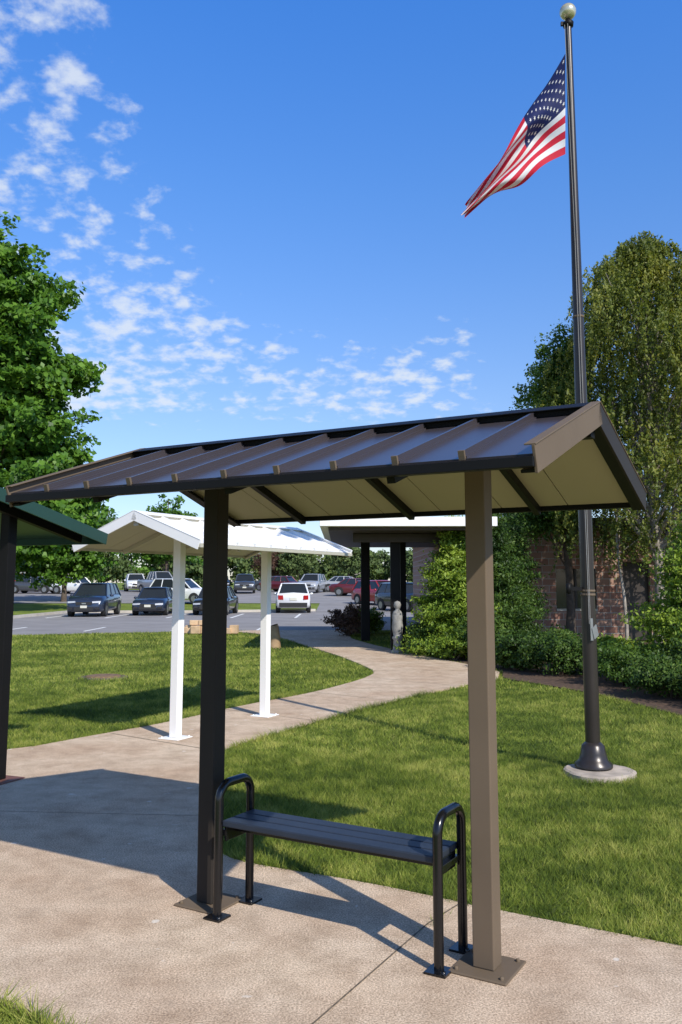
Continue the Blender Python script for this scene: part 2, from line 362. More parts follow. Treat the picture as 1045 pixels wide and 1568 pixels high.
def tree(name,base,h,r,lobes,ncl,per,cr,lsize,lmat,bmat,flat=.6,nb=30,shell=.55,aspect=.7,down=0,up=.5):
    e=empty(name,base); L2=[(x,y,z,a,b,c) for x,y,z,a,b,c in lobes]
    C,P,D=crown(L2,ncl,per,cr,flat,shell); P[:,2]=np.maximum(P[:,2],.05)
    mb=MB(); woody(mb,(0,0,-.1),(0,0,h*.86),r,C,bmat,nb); mb.build('trunk_and_limbs',e)
    leafobj('foliage',P,lsize,lmat,e,D,aspect,down,up); return e
tree('maple_tree',(-21.0,51,.0),22.8,.45,[(0,0,13,5.2,5,6.5),(1.9,-1,18.2,3.2,3.2,3.4),(2.8,-1,9.5,4.2,4,4),(4.6,0,6.2,2.6,3,2.6),(-3,0,16,4.5,4.5,6.5),(-4,0,8,4.5,4,5),(1.0,-1,4.4,4.2,3.0,2.4),(3.3,0,14.4,2.7,3,1.8),(0.0,-1,21.0,2.0,2.5,3.0)],1350,62,.85,.36,M['maple'],M['bark'],.5,60,.3)
tree('broadleaf_tree',(-20.3,64,.2),8,.2,[(0,0,4.6,3.1,3,3.4),(2,0,4.2,2.4,2,2.6),(-2.6,0,4.0,2.6,2,2.8)],460,50,.6,.28,M['maple'],M['bark'],.6,20,.3)
tree('broadleaf_tree.001',(-18.0,90,.8),11,.25,[(0,0,6.6,3.2,3,3.4),(1.6,0,5,2.6,2,2.6),(-2,0,5,2.6,2,3)],350,50,.7,.32,M['maple'],M['bark'],.6,20,.3)
tree('upright_tree',(6.25,24,0),9.2,.13,[(0,0,7.6,.85,.8,1.5),(-.1,0,6.3,1.3,1.2,1.6),(-.1,0,4.9,1.6,1.5,1.6),(-.8,-.3,3.9,1.4,1.4,1.0)],1150,60,.30,.10,M['birch'],M['bark'],.8,40,.15,.6,.8)
def weeping(name,base,h,prof,nstr,lm):
    e=empty(name,base); zs=rng.beta(1.4,1.15,nstr)*(h*.78)+h*.25; R=np.interp(zs,[p[0] for p in prof],[p[1] for p in prof])
    az=rng.uniform(0,6.283,nstr); bump=1+.2*np.sin(az*3+zs*1.7)+.12*np.sin(az*7-zs*2.3)
    rr=R*np.sqrt(rng.uniform(.12,1,nstr))*bump; T=np.c_[rr*np.cos(az),rr*np.sin(az),zs]
    ln=rng.uniform(.25,.95,nstr); per=32; u=rng.uniform(0,1,(nstr,per))
    P=np.repeat(T,per,0); uu=u.ravel()[:,None]; l=np.repeat(ln,per)[:,None]
    outd=np.repeat(np.c_[np.cos(az),np.sin(az)],per,0)
    P[:,:2]+=outd*(uu*l*.25)+rng.normal(0,.035,(len(P),2)); P[:,2]-= (uu*l)[:,0]-.0
    mb=MB(); sel=rng.choice(nstr,110,replace=False)
    woody(mb,(0,0,-.1),(.1,0,h*.95),.14,T[sel],M['barkl'],110,.0)
    woody(mb,(.35,.1,-.1),(.9,.1,h*.7),.09,T[sel],M['barkl'],20,.0)
    woody(mb,(-.9,-.3,-.1),(-1.1,-.2,h*.55),.05,T[sel],M['barkl'],14,.0)
    mb.build('trunk_and_limbs',e)
    leafobj('foliage',P,.09,lm,e,None,.5,1.5,.1)
    return e
weeping('weeping_tree',(7.95,22,0),10.5,[(0,1.0),(1.5,1.4),(4,2.3),(6,2.35),(8,2.15),(9.2,1.75),(10.0,1.2),(10.5,.6),(10.9,.2)],3900,M['larch'])
weeping('weeping_tree.001',(10.6,25,0),10.2,[(0,1.0),(2,2.2),(5,2.6),(8,2.3),(9.4,1.4),(10.4,.4)],1600,M['larch'])
def shrub(name,x,y,rad,h,mat,ls=.06,dens=1.0,flat=.6,n=None):
    e=empty(name,(x,y,0)); lob=[(0,0,h*.5,rad,rad,h*.5)]
    for k in range(5):
        a=rng.uniform(0,6.28); lob.append((math.cos(a)*rad*.5,math.sin(a)*rad*.5,h*rng.uniform(.3,.7),rad*.6,rad*.6,h*.33))
    ncl=int(240*dens*rad*h+60); C,P,D=crown(lob,ncl,50,.17,flat,.55); k=P[:,2]>.0; P=P[k];D=D[k]
    mb=MB(); 
    for i in range(7):
        T=C[i]; mb.tube([(T[0]*.1,T[1]*.1,-.05),(T[0]*.5,T[1]*.5,max(.1,T[2]*.5)),(T[0],T[1],max(.2,T[2]))],[.03,.02,.006],M['bark'],6)
    mb.build('stems',e); leafobj('foliage',P,ls,mat,e,D,.55,0,.4); return e
def cone_shrub(name,x,y,rad,h,mat,ls,ncl):
    e=empty(name,(x,y,0)); z=rng.beta(1.1,1.6,ncl)*h; R=rad*(1-(z/h)**1.5)*rng.uniform(.55,1.12,ncl)*(1+.15*np.sin(z*7)); az=rng.uniform(0,6.283,ncl)
    C=np.c_[R*np.cos(az),R*np.sin(az),z]; per=55; d=np.c_[np.cos(az),np.sin(az),np.full(ncl,.2)]
    uu=rng.uniform(-1,.35,(ncl*per,1)); P=np.repeat(C,per,0)+np.repeat(d,per,0)*uu*.35+rng.normal(0,.06,(ncl*per,3))*np.array([1.6,1.6,.5]); P=P[P[:,2]>0]
    mb=MB(); mb.tube([(0,0,-.1),(0,0,h*.9)],[.06,.01],M['bark'],8); mb.build('trunk',e)
    leafobj('foliage',P,ls,mat,e,None,.4,.3,.7); return e
cone_shrub('bright_spruce',2.75,21.0,1.1,3.3,M['spruce'],.09,720)
cone_shrub('bright_spruce.001',6.4,15.2,1.3,3.3,M['spruce'],.08,1000)
cone_shrub('dark_evergreen',3.75,21.2,1.0,3.4,M['yew'],.08,700)
cone_shrub('dark_evergreen.001',4.5,22.5,.75,3.5,M['yew'],.08,560)
for i,(x,y,r,h,m) in enumerate([(2.1,20.9,.5,.7,'yew'),(2.5,19.6,.6,.8,'spruce'),(3.45,17.4,.65,.8,'yew'),(4.1,16.6,.7,.8,'yew'),(4.75,14.9,.7,.7,'birch'),(4.95,13.3,.65,.65,'yew'),(5.5,12.0,.8,.9,'birch'),(5.9,13.8,.8,1.05,'yew'),(6.4,10.8,.9,1.1,'yew'),(5.6,17.8,.6,.6,'spruce'),(7.8,13.2,1.2,2.2,'spruce'),(3.2,19.3,.6,1.1,'yew'),(4.7,19.5,.6,.7,'yew')]):
    shrub('shrub' if i==0 else 'shrub.%03d'%i,x,y,r,h,M[m],.055 if y<17 else .075)
shrub('flowering_shrub',.25,28.2,.7,1.0,M['plum'],.07,.5); shrub('flowering_shrub.001',.9,29.6,.6,.9,M['spruce'],.07,.6)
# distant
e=empty('distant_trees',(0,0,0)); lob=[]
for k in range(46):
    x=-75+k*2.9+rng.uniform(-1,1); y=rng.uniform(112,122); hh=rng.uniform(4.5,7.0) if x>-30 else rng.uniform(6,11); lob.append((x,y,.85+hh*.5,2.6,2.6,hh*.55))
C,P,D=crown(lob,2700,40,.9,.7,.3); P=P[P[:,2]>.8]
leafobj('foliage',P,.5,M['far'],e,None)
mb=MB()
for l in lob: mb.tube([(l[0],l[1],.5),(l[0],l[1],l[2])],[.15,.06],M['bark'],6)
mb.build('trunks',e)
tree('ornamental_plum_tree',(-8.0,98,.85),5,.14,[(0,0,3,2.0,2,1.6),(1.2,0,2.6,1.4,1.4,1.2)],160,50,.5,.22,M['plum'],M['bark'],.6,14,.3)
tree('small_maple_tree',(-4.6,96,.85),5.5,.14,[(0,0,3.4,2.0,2,1.9),(-1.2,0,2.8,1.3,1.4,1.2)],190,50,.5,.22,M['far'],M['bark'],.6,14,.3)
tree('small_maple_tree.001',(.8,92,.85),6.2,.14,[(0,0,3.8,2.2,2,2.1),(1.2,0,3.2,1.3,1.4,1.2)],220,50,.5,.22,M['far'],M['bark'],.6,14,.3)

# ---------------------------------------------------------------- shelters
def shelter(name,O,yaw,Lh,W,ze,zr,s,mt,post=.1,ribs=9,extra=0):
    e=empty(name,(O[0],O[1],0),yaw)
    zt=ze+.055; za=zr-.012; ang=math.atan2(za-zt,W); sl=math.hypot(W,za-zt)
    roof,rib,und,trim,fr,po=MB(),MB(),MB(),MB(),MB(),MB()
    for sd in (-1,1):
        up=Vector((0,-sd*math.cos(ang),math.sin(ang))); nn=Vector((0,sd*math.sin(ang),math.cos(ang)))
        E=Vector((0,sd*W,zt)); X=Vector((1,0,0))
        roof.boxax(E+up*(sl/2-.001)-nn*.004,X*(Lh-.012),up*(sl/2-.004),nn*.004,mt['roof'])
        n=ribs+1
        for i in range(1,n):
            x=-Lh+2*Lh*i/n
            rib.boxax(E+X*x+up*(sl/2-.01)+nn*.0145,X*.007,up*(sl/2-.018),nn*.0145,mt['roof'])
            rib.boxax(E+X*x+up*(sl/2-.01)+nn*.004,X*.016,up*(sl/2-.02),nn*.0042,mt['roof'])
            rib.boxax(E+X*x+up*.004+nn*.0125,X*.012,up*.006,nn*.018,mt['rim'])
        trim.boxax(E+up*(sl-.085)+nn*.0145,X*(Lh-.02),up*.005,nn*.0142,mt['dark'])
        trim.boxax(E+up*(sl-.05)+nn*.034,X*(Lh+.004),up*.056,nn*.003,mt['cap'])
        m=7; wl=2*(Lh-.02)/m
        for i in range(m):
            x=-Lh+.02+wl*(i+.5); und.boxax(E+X*x+up*(sl/2)-nn*.022,X*(wl/2-.003),up*(sl/2-.03),nn*.010,mt['liner'])
        trim.box(-Lh+.001,Lh-.001,sd*W-.022,sd*W+.022,ze+.008,ze+.044,mt['dark'])
        for ex in (-1,1):
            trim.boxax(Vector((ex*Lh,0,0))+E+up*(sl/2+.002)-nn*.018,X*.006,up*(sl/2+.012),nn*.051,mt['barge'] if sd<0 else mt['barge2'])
            trim.boxax(Vector((ex*(Lh-.03),0,0))+E+up*(sl/2)-nn*.062,X*.03,up*(sl/2),nn*.006,mt['dark'])
            trim.boxax(Vector((ex*(Lh-.012),0,0))+E+up*(sl/2+.001)+nn*.035,X*.022,up*(sl/2+.008),nn*.003,mt['barge'])
        for x in (-s,0,s):
            fr.boxax(E+X*x+up*(sl/2-.01)-nn*.055,X*.018,up*(sl/2-.02),nn*.022,mt['dark'])
    fr.box(-Lh+.03,Lh-.03,-.035,.035,za-.125,za-.045,mt['dark'])
    h=post/2
    for sx in (-s,s):
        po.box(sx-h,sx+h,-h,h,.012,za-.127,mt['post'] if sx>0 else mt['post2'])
        po.box(sx-.135,sx+.135,-.135,.135,0.0,.011,mt['plate'])
        for i in(-1,1):
            for j in(-1,1): po.lathe([(.0,.024),(.011,.024),(.011,.01)],(sx+i*.105,j*.105,0),mt['plate'],6)
    roof.build('roof_panels',e); rib.build('standing_seams',e); und.build('soffit',e); trim.build('trim',e,.002); fr.build('rafters',e,.002); po.build('posts',e,.006)
    return e
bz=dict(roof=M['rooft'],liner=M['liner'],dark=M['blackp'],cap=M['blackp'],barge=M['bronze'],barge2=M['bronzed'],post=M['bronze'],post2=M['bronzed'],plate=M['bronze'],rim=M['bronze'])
shelter('metal_shelter',(-.0262,4.4808),-.5277,1.36,.942,2.09,2.4746,.783,bz)
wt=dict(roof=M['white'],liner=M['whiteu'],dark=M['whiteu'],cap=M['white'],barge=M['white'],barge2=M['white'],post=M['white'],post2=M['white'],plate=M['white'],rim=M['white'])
shelter('white_shelter',(-1.4,10.61),math.atan2(1.60,.84),1.68,.85,2.04,2.43,.905,wt)
e=empty('green_shelter',(-2.97,7.75,0),math.atan2(.39,-.92))
mb=MB(); 
ang=math.atan2(.42,1.9); up=Vector((0,math.cos(ang),math.sin(ang))); nn=Vector((0,-math.sin(ang),math.cos(ang))); c=Vector((1.13,0,2.36)); X=Vector((1,0,0))
mb.boxax(c,X*1.45,up*.97,nn*.012,M['green'])
for i in range(11): mb.boxax(c+X*(-1.4+i*.28)+nn*.026,X*.01,up*.96,nn*.013,M['green'])
for ex in(-1,1): mb.boxax(c+X*ex*1.458-nn*.03,X*.006,up*.985,nn*.055,M['green'])
for ey in(-1,1): mb.boxax(c+up*ey*.977-nn*.035,X*1.45,up*.006,nn*.045,M['green'])
mb.boxax(c-nn*.05-X*1.2,X*.03,up*.9,nn*.036,M['blackp']); mb.boxax(c-nn*.05+X*1.2,X*.03,up*.9,nn*.036,M['blackp'])
mb.build('roof',e,.002)
mb=MB()
for x in(0,2.4): mb.box(x-.05,x+.05,-.05,.05,.012,2.31,M['blackp']); mb.box(x-.16,x+.16,-.16,.16,0,.011,M['rust'])
mb.build('posts',e,.004)

# ---------------------------------------------------------------- bench
yw=-.5277; e=empty('park_bench',(-.0262,4.4808,0),yw)
mb=MB()
for sx in(-.615,.615):
    y0,y1=-.148,.128; H=.655; R=.085; pts=[(sx,y0,.01),(sx,y0,.3),(sx,y0,H-R)]
    for k in range(1,8): a=math.pi/2*k/8; pts.append((sx,y0+R-R*math.cos(a),H-R+R*math.sin(a)))
    pts+= [(sx,y0+R,H),(sx,y1-R,H)]
    for k in range(1,8): a=math.pi/2*k/8; pts.append((sx,y1-R+R*math.sin(a),H-R+R*math.cos(a)))
    pts+=[(sx,y1,H-R),(sx,y1,.3),(sx,y1,.01)]
    mb.tube(pts,.0225,M['benchb'],16)
    for y in(y0,y1):
        mb.box(sx-.05,sx+.05,y-.05,y+.05,.0,.01,M['benchb']); mb.lathe([(.0,.022),(.01,.022),(.01,.009)],(sx+.036,y-.033,0),M['benchb'],6)
mb.build('end_frames',e)
mb=MB()
for sx in(-1,1): mb.box(sx*.588-.006,sx*.588+.006,-.125,.105,.375,.448,M['benchb']); mb.box(sx*.60-.014,sx*.60+.014,-.128,.108,.40,.43,M['benchb'])
mb.box(-.58,.58,-.03,.01,.40,.428,M['benchb'])
mb.build('brackets',e,.002)
mb=MB()
for k in range(3):
    y=-.142+k*.092; mb.box(-.597,.597,y,y+.086,.4485,.48,M['seat'])
mb.build('seat',e,.006)

# ---------------------------------------------------------------- flagpole + flag
fx,fy=2.30,8.15
e=empty('flagpole',(fx,fy,0)); mb=MB()
zs=[.0,.8,1.6,2.6,4,5.5,7.3]; mb.tube([(0,0,z) for z in [.1]+zs[1:]],[.067,.066,.064,.061,.052,.042,.031],M['pole'],24)
mb.lathe([(.17,0),(.168,.03),(.13,.06),(.115,.12),(.10,.19),(.075,.215),(.067,.22)],(0,0,.035),M['pole'],28)
for z,r in((1.585,.069),(1.62,.069),(2.9,.064),(4.25,.055)): mb.lathe([(r-.006,-.012),(r,-.01),(r,.01),(r-.006,.012)],(0,0,z),M['bronze'],20)
mb.lathe([(.03,0),(.05,.01),(.055,.05),(.03,.07),(.022,.1)],(0,0,7.27),M['blackp'],16)
mb.box(-.075,-.04,-.012,.012,7.29,7.33,M['blackp'])
mb.build('pole',e)
mb=MB(); pr=[(.083*math.sin(math.pi*i/14),-.083*math.cos(math.pi*i/14)) for i in range(15)]; mb.lathe(pr,(0,0,7.44),M['ball'],24); mb.build('finial',e)
mb=MB()
mb.boxax((.0,-.08,1.27),(.012,0,0),(0,.012,0),(0,0,.1),M['steel']); mb.boxax((.03,-.09,1.25),(.02,0,.02),(0,.01,0),(-.01,0,.05),M['steel'])
mb.boxax((-.12,-.03,1.64),(.06,0,0),(0,.012,0),(0,0,.018),M['blackp']); mb.lathe([(.0,.05),(.025,.04),(.025,-.04),(0,-.05)],(-.185,-.03,1.64),M['blackp'],12)
mb.tube([(-.02,-.05,7.28),(.0,-.058,5),(.0,-.068,3),(-.01,-.085,1.3)],.0025,M['rope'],6)
mb.tube([(-.045,-.03,7.28),(-.02,-.05,5),(-.02,-.066,3),(-.02,-.085,1.32)],.0025,M['rope'],6)
mb.build('halyard_and_cleat',e)
mb=MB()
ring=[]
for k in range(40):
    a=2*math.pi*k/40; r=.315+.012*math.sin(3*a+1)+rng.uniform(-.006,.006); ring.append((r*math.cos(a)+.03,r*math.sin(a)-.08))
mb.add([(x*.93,y*.93,.024) for x,y in ring]+[(x,y,.012) for x,y in ring]+[(x*1.01,y*1.01,-.06) for x,y in ring],[tuple(range(40))]+[(i,i+40,(i+1)%40+40,(i+1)%40) for i in range(40)]+[(i+40,i+80,(i+1)%40+80,(i+1)%40+40) for i in range(40)],M['foot']); mb.build('footing',e)
f_,py_,th_=1326.96,728.59,.1222
top=[(866,82),(842,120),(816,160),(788,203),(760,250),(730,295),(711,320)]
bot=[(866,236),(842,247),(818,262),(792,284),(766,297),(740,312),(710,332)]
def pt(px,py,Y):
    v=(py_-py)/f_; Z=math.cos(th_)*v+math.sin(th_); Yd=math.cos(th_)-math.sin(th_)*v; X=(px-522.5)/f_; t=Y/Yd
    return np.array([X*t,Y,1.7+Z*t])
TP=[pt(a,b,8.12) for a,b in top]; BP=[pt(a,b,8.12) for a,b in bot]
def catm(P,s):
    n=len(P)-1; x=s*n; i=min(int(x),n-1); t=x-i; g=lambda k:P[max(0,min(n,k))]
    p0,p1,p2,p3=g(i-1),g(i),g(i+1),g(i+2)
    return .5*((2*p1)+(-p0+p2)*t+(2*p0-5*p1+4*p2-p3)*t*t+(-p0+3*p1-3*p2+p3)*t**3)
def FP(s,t):
    a=catm(TP,s);b=catm(BP,s); w=t+ .05*s*math.sin(t*6.283*2+s*5); p=a*(1-w)+b*w
    amp=.06+.15*s; dy=amp*math.sin(t*6.283*1.4+s*7.0+.6)*min(1,s*3) + .05*math.sin(s*9)*min(1,s*3)
    p[1]+=dy; p[2]+=dy*.62; p[0]+= .016*math.sin(t*15+s*12)*min(1,s*4)+dy*.22
    return p
ef=empty('american_flag',(0,0,0)); ns=90; nt_=52
mb=MB(); V=[FP(i/ns,j/nt_) for i in range(ns+1) for j in range(nt_+1)]
fs={'fred':[],'fwhite':[],'fblue':[]}
for i in range(ns):
    for j in range(nt_):
        st=j//4; k='fblue' if (st<7 and i<ns*.4) else ('fred' if st%2==0 else 'fwhite')
        a=i*(nt_+1)+j; fs[k].append((a,a+1,a+nt_+2,a+nt_+1))
mb.v=[tuple(v) for v in V]
for k,l in fs.items():
    mi=mb.mi(M[k])
    for q in l: mb.f.append(q); mb.m.append(mi); mb.sm.append(True)
mb.build('cloth',ef)
mb=MB()
for r in range(9):
    for c in range(11):
        if (r+c)%2: continue
        s0=(c+1)/12*.4; t0=(r+1)/10*7/13
        p=FP(s0,t0); du=(FP(s0+.01,t0)-FP(max(0,s0-.01),t0)); dv=(FP(s0,t0+.01)-FP(s0,t0-.01))
        nrm=np.cross(du,dv); nrm/=np.linalg.norm(nrm); du=du/np.linalg.norm(du); dv=dv/np.linalg.norm(dv)
        for sg in(-1,1):
            vs=[p+nrm*.004*sg]
            for k in range(10):
                rr=(.023 if k%2==0 else .0095); a=math.pi*k/5; vs.append(vs[0]+ du*rr*math.sin(a) - dv*rr*math.cos(a))
            mb.add(vs,[(0,1+k,1+(k+1)%10) for k in range(10)],M['fwhite'])
mb.build('stars',ef)

# ---------------------------------------------------------------- cars
def carpaint(name,col):
    m,nt,b=newmat(name); b.inputs['Base Color'].default_value=(*col,1); b.inputs['Roughness'].default_value=.3; b.inputs['Coat Weight'].default_value=.8; b.inputs['Coat Roughness'].default_value=.05; b.inputs['Metallic'].default_value=.2
    n=N(nt,'ShaderNodeTexNoise'); n.inputs['Scale'].default_value=3; r=N(nt,'ShaderNodeMapRange'); r.inputs[3].default_value=.22; r.inputs[4].default_value=.38; L(nt,n.outputs[0],r.inputs[0]); L(nt,r.outputs[0],b.inputs['Roughness'])
    return m
CP={'navy':carpaint('navy_paint',(.02,.03,.055)),'grey':carpaint('grey_paint',(.06,.065,.075)),'white':carpaint('white_car_paint',(.8,.8,.79)),'red':carpaint('red_paint',(.35,.015,.02)),'silver':carpaint('silver_paint',(.35,.36,.38)),'black':carpaint('black_car_paint',(.015,.016,.018)),'maroon':carpaint('maroon_paint',(.12,.015,.02))}
def car(name,x,y,rz,col,H=1.68,Ln=4.6,W=.93,kind='suv'):
    e=empty(name,(x,y,float(gz(y))),rz); p=CP[col]; b=MB()
    a=Ln/2
    if kind=='pickup': secs=[(-a,.42,.85,.9),(-a+.12,.3,1.08,.97),(-a+1.3,.28,1.17,1),(-.6,.28,1.2,1),(a-.1,.3,1.2,1),(a,.45,1.1,.96)]
    elif kind=='sedan': secs=[(-a,.35,.6,.78),(-a+.1,.24,.74,.92),(-a+.45,.2,.84,.99),(-a+1.3,.2,.93,1),(0,.2,.96,1),(a-.9,.22,1.0,1),(a-.15,.28,.98,.95),(a,.4,.85,.85)]
    else: secs=[(-a,.38,.68,.8),(-a+.1,.26,.88,.93),(-a+.4,.22,.99,.99),(-a+1.15,.22,1.06,1),(0,.22,1.1,1),(a-.6,.24,1.12,1),(a-.1,.3,1.1,.96),(a,.42,.95,.88)]
    V=[]
    for (yy,zb,zt,wf) in secs:
        w=W*wf
        half=[(w*.55,zb),(w*.93,zb+.03),(w*.985,zb+.16),(w*1.0,(zb+zt)/2+.08),(w*.965,zt-.12),(w*.86,zt-.02)]
        ring=[(q[0],yy,q[1]) for q in half]+[(0,yy,zt+.03)]+[(-q[0],yy,q[1]) for q in reversed(half)]
        V+=ring
    k=13; F=[]
    for i in range(len(secs)-1):
        for j in range(k): c=i*k+j;d=i*k+(j+1)%k; F.append((c,c+k,d+k,d))
    F.append(tuple(range(k))); F.append(tuple(reversed(range((len(secs)-1)*k,len(secs)*k))))
    b.add(V,F,p,True)
    if kind=='pickup': g0,g1,t0,t1=-.75,1.0,-.2,.85
    elif kind=='sedan': g0,g1,t0,t1=-a+1.25,a-.55,-.45,a-1.35
    else: g0,g1,t0,t1=-a+1.1,a-.12,-a+1.95,a-.5
    zb=[s_ for s_ in secs if s_[0]<=g0][-1][2]-.03; wb=W*.9; wt_=W*.68; zt=H-.06
    vb=[(-wb,g0,zb),(wb,g0,zb),(wb,g1,zb+.02),(-wb,g1,zb+.02)]; vt=[(-wt_,t0,zt),(wt_,t0,zt),(wt_,t1,zt),(-wt_,t1,zt)]
    b.add(vb+vt,[(0,1,5,4),(1,2,6,5),(2,3,7,6),(3,0,4,7)],M['glass'])
    rings=[]
    for sc,dz in((1.02,0),(.97,.035),(.8,.06)):
        cy=(t0+t1)/2; hl=(t1-t0)/2*sc+.05; hw=(wt_+.01)*sc
        rings.append([(-hw,cy-hl*.96,zt-.012+dz),(-hw*.6,cy-hl*1.0-.03,zt-.008+dz),(0,cy-hl-.05,zt-.004+dz),(hw*.6,cy-hl*1.0-.03,zt-.008+dz),(hw,cy-hl*.96,zt-.012+dz),(hw,cy+hl,zt-.012+dz),(0,cy+hl+.03,zt-.005+dz),(-hw,cy+hl,zt-.012+dz)])
    rv=sum(rings,[]); rf=[]
    for i in range(2):
        for j in range(8): c=i*8+j;d=i*8+(j+1)%8; rf.append((c,d,d+8,c+8))
    rf.append(tuple(range(16,24))); b.add(rv,rf,p,True)
    for i in range(4): b.tube([vb[i],vt[i]],.05,p,6)
    for sx in(-1,1):
        for fr_ in (.33,.68):
            m0=(sx*wb,g0+(g1-g0)*fr_+.1,zb); m1=(sx*wt_,t0+(t1-t0)*fr_+.05,zt); b.tube([m0,m1],.035,p,6)
        b.lathe([(0,-.07),(.09,-.05),(.1,.04),(0,.07)],(sx*(W+.08),g0+.45,zb+.08),p,8)
        for yy in(-a+.85,a-.85):
            r=.34; b.tube([(sx*(W-.22),yy,r),(sx*(W+.005),yy,r)],r,M['tyre'],20); b.tube([(sx*(W-.1),yy,r),(sx*(W+.015),yy,r)],r*.62,M['rim'],12)
            vs=[(sx*(W+.004),yy+(r+.07)*math.cos(t),r+(r+.07)*math.sin(t)) for t in np.linspace(0,math.pi,14)]
            b.add(vs,[tuple(range(14))],M['tyre'])
        zf=secs[1][2]
        b.boxax((sx*W*.66,-a+.035,zf-.15),(.19,sx*.06,.01),(0,.05,0),(0,0,.042),M['lamp'])
        b.boxax((sx*W*.72,a-.03,zf-.02+(.0)),(.14,-sx*.02,0),(0,.05,0),(0,0,.09 if kind=='sedan' else .12),M['tail'])
        b.boxax((sx*W*.7,-a-.01,.42),(.11,0,0),(0,.03,0),(0,0,.05),M['tyre'])
    b.boxax((0,-a-.005,zf-.22),(W*.42,0,0),(0,.02,0),(0,0,.075),M['tyre']); b.boxax((0,-a-.012,.4),(W*.5,0,0),(0,.03,0),(0,0,.08),M['tyre'])
    b.boxax((0,-a-.03,zf-.22),(.1,0,0),(0,.01,0),(0,0,.03),M['chrome']); b.boxax((0,-a-.03,.5),(.16,0,0),(0,.02,0),(0,0,.06),M['plate'])
    b.boxax((0,a+.01,.78),(.2,0,0),(0,.02,0),(0,0,.08),M['plate']); b.boxax((0,a+.0,.45),(W*.8,0,0),(0,.03,0),(0,0,.12),M['tyre'])
    if kind=='pickup': b.box(-W*.85,W*.85,1.1,a-.1,1.2,1.215,M['tyre'])
    b.build('body',e); return e
car('dark_suv',-12.75,45.4,.04,'navy')
car('dark_sedan',-9.95,47,.03,'navy',1.45,4.5,.88,'sedan')
car('dark_sedan.001',-6.75,47.4,-.05,'black',1.5,4.5,.9,'sedan')
car('white_hatchback',-2.75,50.6,math.pi+.05,'white',1.68,4.2,.97)
car('white_suv',-11.3,62,1.25,'white',1.75,4.6,.93)
car('silver_pickup_truck',-16.3,79,.7,'silver',1.9,5.6,.98,'pickup')
car('grey_suv',-8.6,78,.1,'grey'); car('red_sedan',-5.3,82,1.1,'maroon',1.45,4.5,.9,'sedan'); car('silver_suv',-2.6,79,-.2,'silver')
car('red_sedan.001',1.4,72,1.3,'maroon',1.45,4.5,.9,'sedan'); car('red_suv',2.7,60,.6,'red'); car('black_suv',3.9,52,.5,'black')
car('white_sedan',-23,76,1.3,'white',1.45,4.5,.9,'sedan'); car('grey_sedan',-27,77,1.4,'grey',1.45,4.5,.9,'sedan'); car('red_suv.001',-29.5,82,1.4,'red')
car('grey_sedan.001',.4,81,1.4,'silver',1.45,4.5,.9,'sedan'); car('dark_suv.001',-11.6,83,.2,'black'); car('white_suv.001',-19.8,84,.3,'white'); car('dark_sedan.002',-6.6,88,1.2,'grey',1.45,4.5,.9,'sedan')

# ---------------------------------------------------------------- small things by the lot
e=empty('stone_block_pile',(-4.4,29.4,0)); mb=MB()
for i in range(9):
    w=rng.uniform(.18,.32); x=-.85+i*.21; z=rng.uniform(.15,.3); a=rng.uniform(-.3,.3)
    mb.boxax((x,rng.uniform(-.15,.15),z*.5+.0),(w/2*math.cos(a),w/2*math.sin(a),0),(-.15*math.sin(a),.15*math.cos(a),0),(0,rng.uniform(-.02,.02),z/2),M['stone'])
for i in range(4): mb.boxax((-.5+i*.3,0,.36),(.17,.03,0),(-.02,.12,0),(0,0,.08),M['stone'])
mb.build('blocks',e,.02)
mb=MB(); mb.tube([(-1.75,23.2,-.05),(-1.74,23.2,.25),(-1.8,23.22,.55)],[.17,.14,.15],M['wood'],14); mb.tube([(-1.8,23.22,.551),(-1.802,23.221,.556)],[.145,.145],M['bark'],14); mb.build('tree_stump')
# small weathered garden statue beside the canopy post
mb=MB()
mb.lathe([(0,-.02),(.16,-.02),(.16,.05),(.12,.08),(.10,.3),(.13,.34),(.13,.38),(.10,.40),(.12,.5),(.14,.62),(.12,.78),(.135,.90),(.10,.99),(.05,1.03),(.05,1.06),(.085,1.10),(.09,1.16),(.07,1.22),(0,1.25)],(1.38,21.45,0),M['statue'],18)
mb.build('garden_statue')

# ---------------------------------------------------------------- buildings
e=empty('entrance_canopy',(0,0,0)); mb=MB()
for x,y,w in((.72,25.8,.13),(1.37,22.1,.12),(1.75,24.6,.08),(3.2,27.3,.12)): mb.box(x-w,x+w,y-w,y+w,0,2.95,M['blackp'])
mb.build('posts',e,.01)
mb=MB(); mb.box(-.5,3.65,20.2,31,3.0,3.22,M['white']); mb.box(-.3,3.5,20.5,30.7,2.92,2.998,M['roofd']); mb.box(.3,3.5,21.8,22.0,2.7,2.915,M['roofd']); mb.build('roof',e,.01)
e=empty('brick_building',(0,0,0)); mb=MB()
mb.box(3.6,6.4,26,26.3,0,3.3,M['brick']); mb.box(7.6,8.4,26,26.3,0,3.3,M['brick']); mb.box(9.2,30,26,26.3,0,3.3,M['brick']); mb.box(6.4,7.6,26,26.3,0,.85,M['brick']); mb.box(6.4,7.6,26,26.3,2.1,3.3,M['brick']); mb.box(8.4,9.2,26,26.3,2.3,3.3,M['brick']); mb.box(3.3,3.598,26,40,0,3.3,M['brick'])
mb.build('walls',e)
mb=MB(); mb.box(6.4,7.6,26.1,26.13,.85,2.1,M['glass']); mb.box(6.4,7.6,25.95,26.098,.85,.92,M['kerb']); mb.box(6.97,7.03,26.05,26.097,.93,2.09,M['roofd']); mb.build('window',e)
mb=MB(); mb.box(8.4,9.2,26.15,26.2,0,2.3,M['roofd']); mb.build('door',e)
